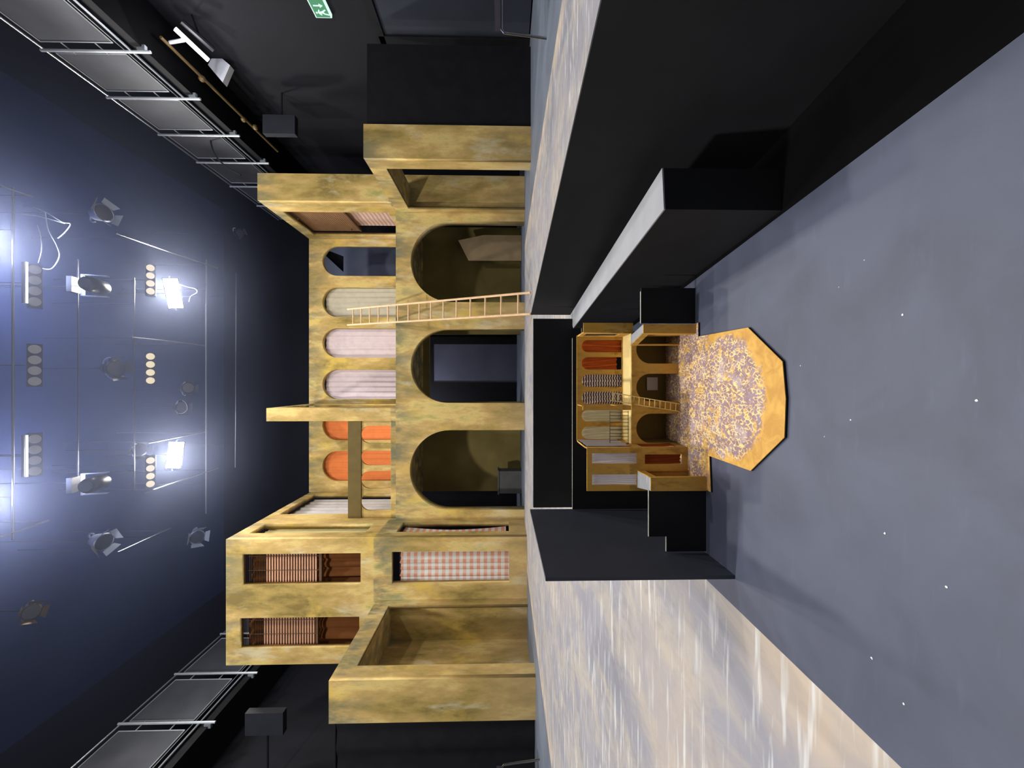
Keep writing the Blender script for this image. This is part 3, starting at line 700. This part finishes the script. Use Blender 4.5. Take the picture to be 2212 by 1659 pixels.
par('fresnel', 'dim lamp high over the right-hand tower roof', 517, 505, 8.9, (1.4, 7, 0), .1, 'lensdark', 'small lamps on the far bar')
for k, (x, y, lab) in enumerate(((-30, 520, 'glaring lamp cut by the top edge at the right'), (-30, 1085, 'glaring lamp cut by the top edge at the left'))):
    at = F(x, y, 4.75)
    r = thing('front_lamp', lab, 'stage lamp', at, 'glaring lamps at the top edge', fix_frame((0, 7, 1.2), at), absolute=False)
    MB().lathe([(.1, -.5), (.17, -.4), (.19, -.02)], 20).build('body', 'fixture', r, True)
    MB().lathe([(.15, -.01), (.14, .0)], 20).build('lens', 'e_edge', r); hang(r, at)
par('fresnel', 'dim lamp with warm glints painted on its barn doors at the far left, away from the bars', 66, 1322, 5.6, (-2.2, 3, 0), .11, 'lensdark', 'small lamps on the far bar', body='brasspipe')  # warm glints put into the body colour
for lab, y0_, y1_ in (('thin glowing strip light above the right-hand large batten', 566, 655), ('thin glowing strip light above the left-hand large batten', 940, 1030)):
    at = F(58, (y0_ + y1_) / 2, 5.2); t = thing('strip_light', lab, 'strip light', at, 'thin strip lights')
    MB().tube([F(58, y0_, 5.2), F(58, y1_, 5.2)], .012, 8).build('tube', 'e_strip', t); MB().tube([F(50, y0_, 5.22), F(50, y1_, 5.22)], .014, 8).build('housing', 'fixture', t)
    MB().tube([F(50, (y0_ + y1_) / 2, 5.22), (at.x, F(50, 800, 5.22).y, ZC)], .006, 5).build('drop_rod', 'fixture', t)
# cables hanging at the upper right
for lab, pts in (('black cable drooping in front of the right gallery panels', [(452, 282), (458, 318), (470, 342), (492, 362), (520, 378)]),
                 ('long looping cable hanging beside the tilted right-hand spotlight', [(98, 458), (104, 495), (122, 530), (128, 555), (112, 580), (92, 580)]),
                 ('pale cable running from the glaring right-hand lamp to the hanging clamp', [(50, 444), (80, 450), (105, 462), (135, 480), (152, 484), (140, 502), (125, 515)]),
                 ('shorter pale cable below the other one at the right', [(50, 463), (82, 467), (110, 474), (140, 483)]),
                 ('thin cable hooked over the right-hand yoked lamp bar', [(80, 486), (88, 510), (90, 540), (83, 568)]),
                 ('bright cable curling off the right-hand flood', [(388, 614), (405, 620), (422, 624), (425, 632), (412, 640), (408, 652)]),
                 ('curled cable under the middle batten of warm lamps', [(394, 865), (402, 872), (404, 884), (396, 892), (386, 893)])):
    D = 5.2 if pts[0][0] < 200 else 7.8 if 'black' not in lab else 6.9
    P = [F(a, b_, D) for a, b_ in pts]; Q = []
    for i in range(len(P) - 1):      # Catmull-Rom
        p0, p1, p2, p3 = P[max(i - 1, 0)], P[i], P[i + 1], P[min(i + 2, len(P) - 1)]
        for k in range(6):
            t_ = k / 6; Q.append(.5 * ((2 * p1) + (p2 - p0) * t_ + (2 * p0 - 5 * p1 + 4 * p2 - p3) * t_ ** 2 + (3 * p1 - p0 - 3 * p2 + p3) * t_ ** 3))
    Q.append(P[-1]); tag(MB().tube(Q, .006 if 'black' not in lab else .014, 6).build('hanging_cable', 'silver' if 'black' not in lab else 'fixture'), lab, 'cable', 'cables in the rig')

# ------------------------------------------------------------------ the scale model in its black box
ZB = .006                                 # top of the base board
fl0, fl1 = G(1500, 605, ZB), G(2212, 70, ZB); dirv = (fl0 - fl1).normalized()
near = fl1 - dirv * .45; far = fl0 + dirv * .7
XBL = -.361
o = MB().prism([(XBL, near.y), (near.x, near.y), (far.x, far.y), (XBL, far.y)], .0042, ZB).build('model_base_board', 'board')
tag(o, 'slate grey painted board under the scale model, filling the foreground', 'base board')
zW = .289
w0, w1 = G(1147, 680, zW), G(1300, 0, zW); wd = (w0 - w1).normalized(); wn = w1 - wd * .5
o = MB().prism([(near.x + .001, near.y), (wn.x, wn.y), (w0.x, w0.y), (far.x + .001, far.y)], .0042, .0055).build('model_base_strip', mat_flat('dead_black_card', (9, 9, 10), .9, .05))
tag(o, 'black strip of card along the foot of the tall right side wall', 'card strip')
nrm = Vector((wd.y, -wd.x, 0)) * .006
o = MB().prism([(wn.x, wn.y), (wn.x + nrm.x, wn.y + nrm.y), (w0.x + nrm.x, w0.y + nrm.y), (w0.x, w0.y)], .0056, zW).build('model_side_wall', 'blackcard')
tag(o, 'tall black side wall of the model box running to the right foreground', 'box wall')
tb = .166
q = [G(1434, 452, tb), G(1430, 363, tb), G(1232, 680, tb), G(1238, 709, tb)]
t = thing('model_side_block', 'long black block with grey top along the right wall of the model box', 'box ledge', (q[0].x, (q[0].y + q[2].y) / 2, .006))
MB().prism([(v.x, v.y) for v in q], .0058, tb - .002).build('block_body', 'blackcard', t)
o = MB().prism([(v.x, v.y) for v in q], tb - .002, tb).build('block_top', 'greytop', t); o['label'] = 'pale grey top'
YBK = 1.19
t = thing('model_back_wall', 'plain black back wall of the model box rising behind the little set', 'box wall', (-.09, YBK, 0))
MB().box(fx(1097, YBK), fx(688, YBK), YBK, YBK + .006, 0, fz(1152, YBK)).build('card_panel', 'blackcard', t)
o = MB().box(fx(1097, YBK), fx(688, YBK), YBK - .0015, YBK, tb - .03, tb - .027).build('white_seam', 'edge', t)
a, b_ = G(1588, 1243, ZB), F(1145, 1100, .977)
o = MB().prism([(a.x, a.y), (a.x - .006, a.y), (b_.x - .006, b_.y), (b_.x, b_.y)], ZB + .0003, .313).build('model_side_wall', 'sheencard')
tag(o, 'short black side wall of the model box at the left', 'box wall')
Yk = .968
t = thing('model_masking_panel', 'wide black card panel standing close behind the little set', 'card panel', (-.1, Yk, 0))
MB().box(b_.x + .002, fx(730, Yk), Yk, Yk + .003, ZB, fz(1237, Yk)).build('card', 'blackcard', t)
MB().box(b_.x + .002, fx(730, Yk), Yk, Yk + .003, fz(1237, Yk), fz(1237, Yk) + .0008).build('pale_top_edge', 'edge', t)
Ym = .702
t = thing('model_masking_panel', 'stepped black card panel at the left of the little set', 'card panel', (-.25, Ym, 0))
xa, xb, xc = fx(1060, Ym), fx(1162, Ym), fx(1195, Ym)
slab('card', [(xc, ZB), (xa, ZB), (xa, fz(1402, Ym)), (xb, fz(1402, Ym)), (xb, fz(1440, Ym)), (xc, fz(1440, Ym))], [], .003, fr_front(Ym), 'blackcard', t)
MB().box(xb, xa, Ym, Ym + .003, fz(1402, Ym), fz(1402, Ym) + .0009).box(xc, xb, Ym, Ym + .003, fz(1440, Ym), fz(1440, Ym) + .0009).build('pale_top_edge', 'edge', t)
Yr = .742
t = thing('model_masking_panel', 'small black card panel with pale top edge at the right of the little set', 'card panel', (.15, Yr, 0))
MB().box(fx(697, Yr), fx(620, Yr), Yr, Yr + .003, ZB, fz(1385, Yr)).build('card', 'blackcard', t)
MB().box(fx(697, Yr), fx(628, Yr), Yr, Yr + .003, fz(1385, Yr), fz(1385, Yr) + .0009).build('pale_top_edge', 'edge', t)

# the little set
mf, mt, mu, ml, mr = .806, .764, .870, .692, .731
ZM = .010
ms = thing('model_set', 'little ochre scale model of the stage set with coloured silk curtains', 'scale model', (-.03, .79, .006))
def mbuild(mb, nm, mat, par_=ms): return mb.build(nm, mat, par_)
apr = [G(1508, 697, ZM), G(1508, 727, ZM), G(1615.5, 707.5, ZM), G(1690, 781, ZM), G(1697, 862, ZM), G(1694, 945, ZM), G(1621, 1017, ZM), G(1532, 985, ZM), G(1535, 1063, ZM)]
pts = [(v.x, v.y) for v in apr] + [(fx(1063, ml), .88), (apr[0].x, .88)]
mp_ = mbuild(MB().prism(pts, ZM - .001, ZM), 'painted_apron', 'modelfloor')
mbuild(MB().prism(pts, ZB + .0004, ZM - .001), 'apron_core', 'blackcard')
xl, xr = fx(967.5, mt), fx(722, mf) + .004
out = [(xl, ZM)]
mz = fz(1374.5, mf)
for y1_, y0_ in ((958.5, 894), (867, 807), (785, 724)): out += list(reversed(arch(fx(y1_, mf), fx(y0_, mf), ZM, mz, 20)))
zmb = fz(1364.7, mf)
out += [(xr, ZM), (xr, zmb), (xl, zmb)]
slab('arcade', out, [], .004, fr_front(mf), 'model_plaster', ms)
mbuild(MB().box(xl, xr + .01, mf + .004, mu, zmb - .003, zmb - .0008), 'balcony_floor', 'cream_slab')
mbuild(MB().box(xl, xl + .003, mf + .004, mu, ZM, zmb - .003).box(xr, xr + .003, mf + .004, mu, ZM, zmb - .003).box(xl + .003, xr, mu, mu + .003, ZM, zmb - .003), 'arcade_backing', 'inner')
mwin = [(734, 760.6), (771, 798), (809, 836), (846, 873), (886, 911), (922, 949)]
mzt = fz(1256.5, mu)
slab('upper_wall', rect(xl, fx(724, mu), zmb - .003, fz(1246, mu)), [arch(fx(b, mu), fx(a, mu), zmb + .0015, mzt, 14) for a, b in mwin], .003, fr_front(mu), 'model_plaster', ms)
MCT = ['mc_rust', 'mc_rust', 'mc_stripe', 'mc_stripe', 'mc_cream', 'mc_cream']; MCL = ['rust silk curtain', 'rust silk curtain', 'brown and white striped cloth', 'brown and white striped cloth', 'cream silk curtain', 'cream silk curtain']
for k, ((a, b), c) in enumerate(zip(mwin, MCT)):
    curtain('curtain', MCL[k], c, fx(b + 3, mu), fx(a - 3, mu), mu + .0085, zmb + (.011 if k == 1 else 0), mzt + .001, 3.2, .0030, parent=ms, seed=k, drift=1.2)
# towers
slab('left_tower_front', rect(fx(1062, mt), xl, ZM, fz(1268, mt)), [prect(1279, 1376, 980, 1003, mt), prect(1279, 1376, 1026, 1049, mt), prect(1393, 1474, 983, 1004, mt)], .003, fr_front(mt), 'model_plaster', ms)
slab('left_tower_side', rect(mt + .003, mu, ZM, fz(1268, mt)), [rect(mt + .012, mt + .035, .03, .1), rect(mt + .012, mt + .095, .14, .215)], .003, fr_side(xl, -1), 'model_plaster', ms)
for (a, b, c, d_), mm, lb in (((1277, 1378, 979, 1004), 'mc_white', 'white silk curtain'), ((1277, 1378, 1025, 1050), 'mc_white', 'white silk curtain'), ((1391, 1473, 982, 1005), 'mc_brown', 'brown silk curtain')):
    curtain('curtain', lb, mm, fx(d_, mt), fx(c, mt), mt + .0075, fz(b, mt), fz(a, mt), 3.0, .0018, parent=ms, seed=int(a + c), drift=1.2)
curtain('curtain', 'white silk curtain', 'mc_white', mt + .01, mt + .098, 0, .125, .213, 3, .001, parent=ms, side=xl + .002, drift=1)
curtain('curtain', 'brown silk curtain', 'mc_brown', mt + .01, mt + .04, 0, .03, .1, 3, .001, parent=ms, side=xl + .001, drift=1)
slab('right_tower_front', rect(fx(718.5, mf), fx(697, mf), fz(1367, mf), fz(1260, mf)), [], .003, fr_front(mf - .002), 'model_plaster', ms)
XRT = fx(719, mf)
slab('right_tower_side', rect(mf + .001, mu, zmb - .003, fz(1260, mf)), [rect(mf + .012, mu - .008, zmb + .02, fz(1260, mf) - .01)], .003, fr_side(XRT, 1), 'model_plaster', ms)
curtain('curtain', 'white silk curtain', 'mc_white', mf + .01, mu - .004, 0, zmb + .01, fz(1266, mf), 3, .0012, parent=ms, side=XRT + .006, drift=1)
# entrance boxes
def mbox(tag_, Y0, Y1, X0, X1, xo0, xo1, ztop, sg):
    # X0 stage side (front), xo0 stage side (back)
    slab(tag_ + '_entrance_front', rect(min(X0, X1), max(X0, X1), ZM, ztop), [], .003, fr_front(Y0), 'model_plaster', ms)
    L = Y1 - Y0 - .003
    def frm(u, w_, d): q = u / L; return Vector((X0 + (xo0 - X0) * q + sg * d, Y0 + .003 + u, w_))
    slab(tag_ + '_entrance_side', [(0, ZM), (.007, ZM), (.007, ztop - .013), (L - .006, ztop - .013), (L - .006, ZM), (L, ZM), (L, ztop), (0, ztop)], [], .002, frm, 'model_plaster', ms)
    mbuild(MB().prism([(X0 + sg * .0022, Y0 + .003), (xo0 + sg * .0022, Y1), (xo1, Y1), (X1, Y0 + .003)], ztop - .0035, ztop - .0005), tag_ + '_entrance_roof', 'greytop')
    mbuild(MB().prism([(X1, Y0 + .003), (xo1, Y1), (xo1 - sg * .002, Y1), (X1 - sg * .002, Y0 + .003)], ZM, ztop - .0035), tag_ + '_entrance_outer_side', 'model_plaster')
mbox('left', ml, mt, fx(1033, ml), fx(1063, ml), fx(1017, mt), fx(1055, mt), fz(1406, ml), -1)
mbox('right', mr, mf, fx(719, mr), fx(699, mr), fx(746, mf), fx(724, mf), fz(1390, mr), 1)
# fin and railing
mbuild(MB().box(fx(886, mf + .004), fx(877, mf + .004), mf + .004, mf + .007, zmb, fz(1260, mf)).box(fx(878.5, mf + .004), fx(877, mf + .004), mf + .007, mu, zmb, zmb + .028).box(fx(878.5, mf + .004), fx(877, mf + .004), mf + .007, mu, fz(1260, mf) - .008, fz(1260, mf)).box(fx(878.5, mf + .004), fx(877, mf + .004), mf + .007, mf + .014, zmb, fz(1260, mf)), 'fin_wall', 'model_plaster')
rl = MB(); Yw = mf + .001
for x in (1317.5, 1357): rl.tube([F(x, 887.5, Yw), F(x, 961, Yw)], .0007, 6)
for k in range(10): y = 890 + k * 7.6; rl.tube([F(1317, y, Yw), F(1358, y, Yw)], .0006, 6)
o = mbuild(rl, 'balcony_railing', 'blackwire'); o['label'] = 'black wire railing'
mbuild(MB().box(fx(843, .868), fx(815, .868), .866, .8675, fz(1420, .868), fz(1397, .868)), 'white_card', 'white')['label'] = 'small white card behind the middle arch'
bl, br = F(1470, 889, .797), F(1474, 873, .795)
ladder('model_ladder', 'tiny gilt ladder leaning in front of the little set', 'ladder', Vector((bl.x, bl.y, ZM + .0012)), Vector((br.x, br.y, ZM + .0012)), F(1320, 865, .812), F(1321, 848, .812), 13, .0010, .0009, 'modelwood', .06, .97)

# crumbs on the board
for k, (x, y, r_) in enumerate(((1950, 680, .0016), (1838, 907, .0015), (1912, 1152, .0017), (2045, 1268, .0019), (1953, 1520, .0018), (1884, 1422, .0018), (1729, 790, .001), (1867, 562, .001), (1812, 620, .0008), (1781, 943, .0009), (2110, 865, .0016))):
    p = G(x, y, ZB); rnd = random.Random(k); n = 7; r_ *= .75
    pp = [(p.x + r_ * rnd.uniform(.5, 1.1) * math.cos(i * 6.283 / n), p.y + r_ * rnd.uniform(.5, 1.1) * math.sin(i * 6.283 / n)) for i in range(n)]
    o = MB().prism(pp, ZB, ZB + r_ * .35).build('paint_chip', 'chip'); tag(o, 'tiny pale chip lying on the slate grey board', 'paint chip', 'chips scattered on the grey board')

# ------------------------------------------------------------------ thin haze round the rig
o = MB().box(XL + .02, XR - .02, 3.0, YB - .05, 5.0, ZC - .02).build('stage_haze', None)
hm = bpy.data.materials.new('thin_blue_haze'); hm.use_nodes = True; nt = hm.node_tree; nt.nodes.remove(nt.nodes['Principled BSDF'])
vsn = nt.nodes.new('ShaderNodeVolumeScatter'); vsn.inputs['Color'].default_value = (.58, .66, 1, 1); vsn.inputs['Density'].default_value = .025; vsn.inputs['Anisotropy'].default_value = .55
nt.links.new(vsn.outputs[0], nt.nodes['Material Output'].inputs['Volume']); o.data.materials.append(hm)
tag(o, 'thin blue haze hanging among the stage lamps', 'haze', kind='stuff')
for o in bpy.data.objects:
    if '_abs' in o: del o['_abs']
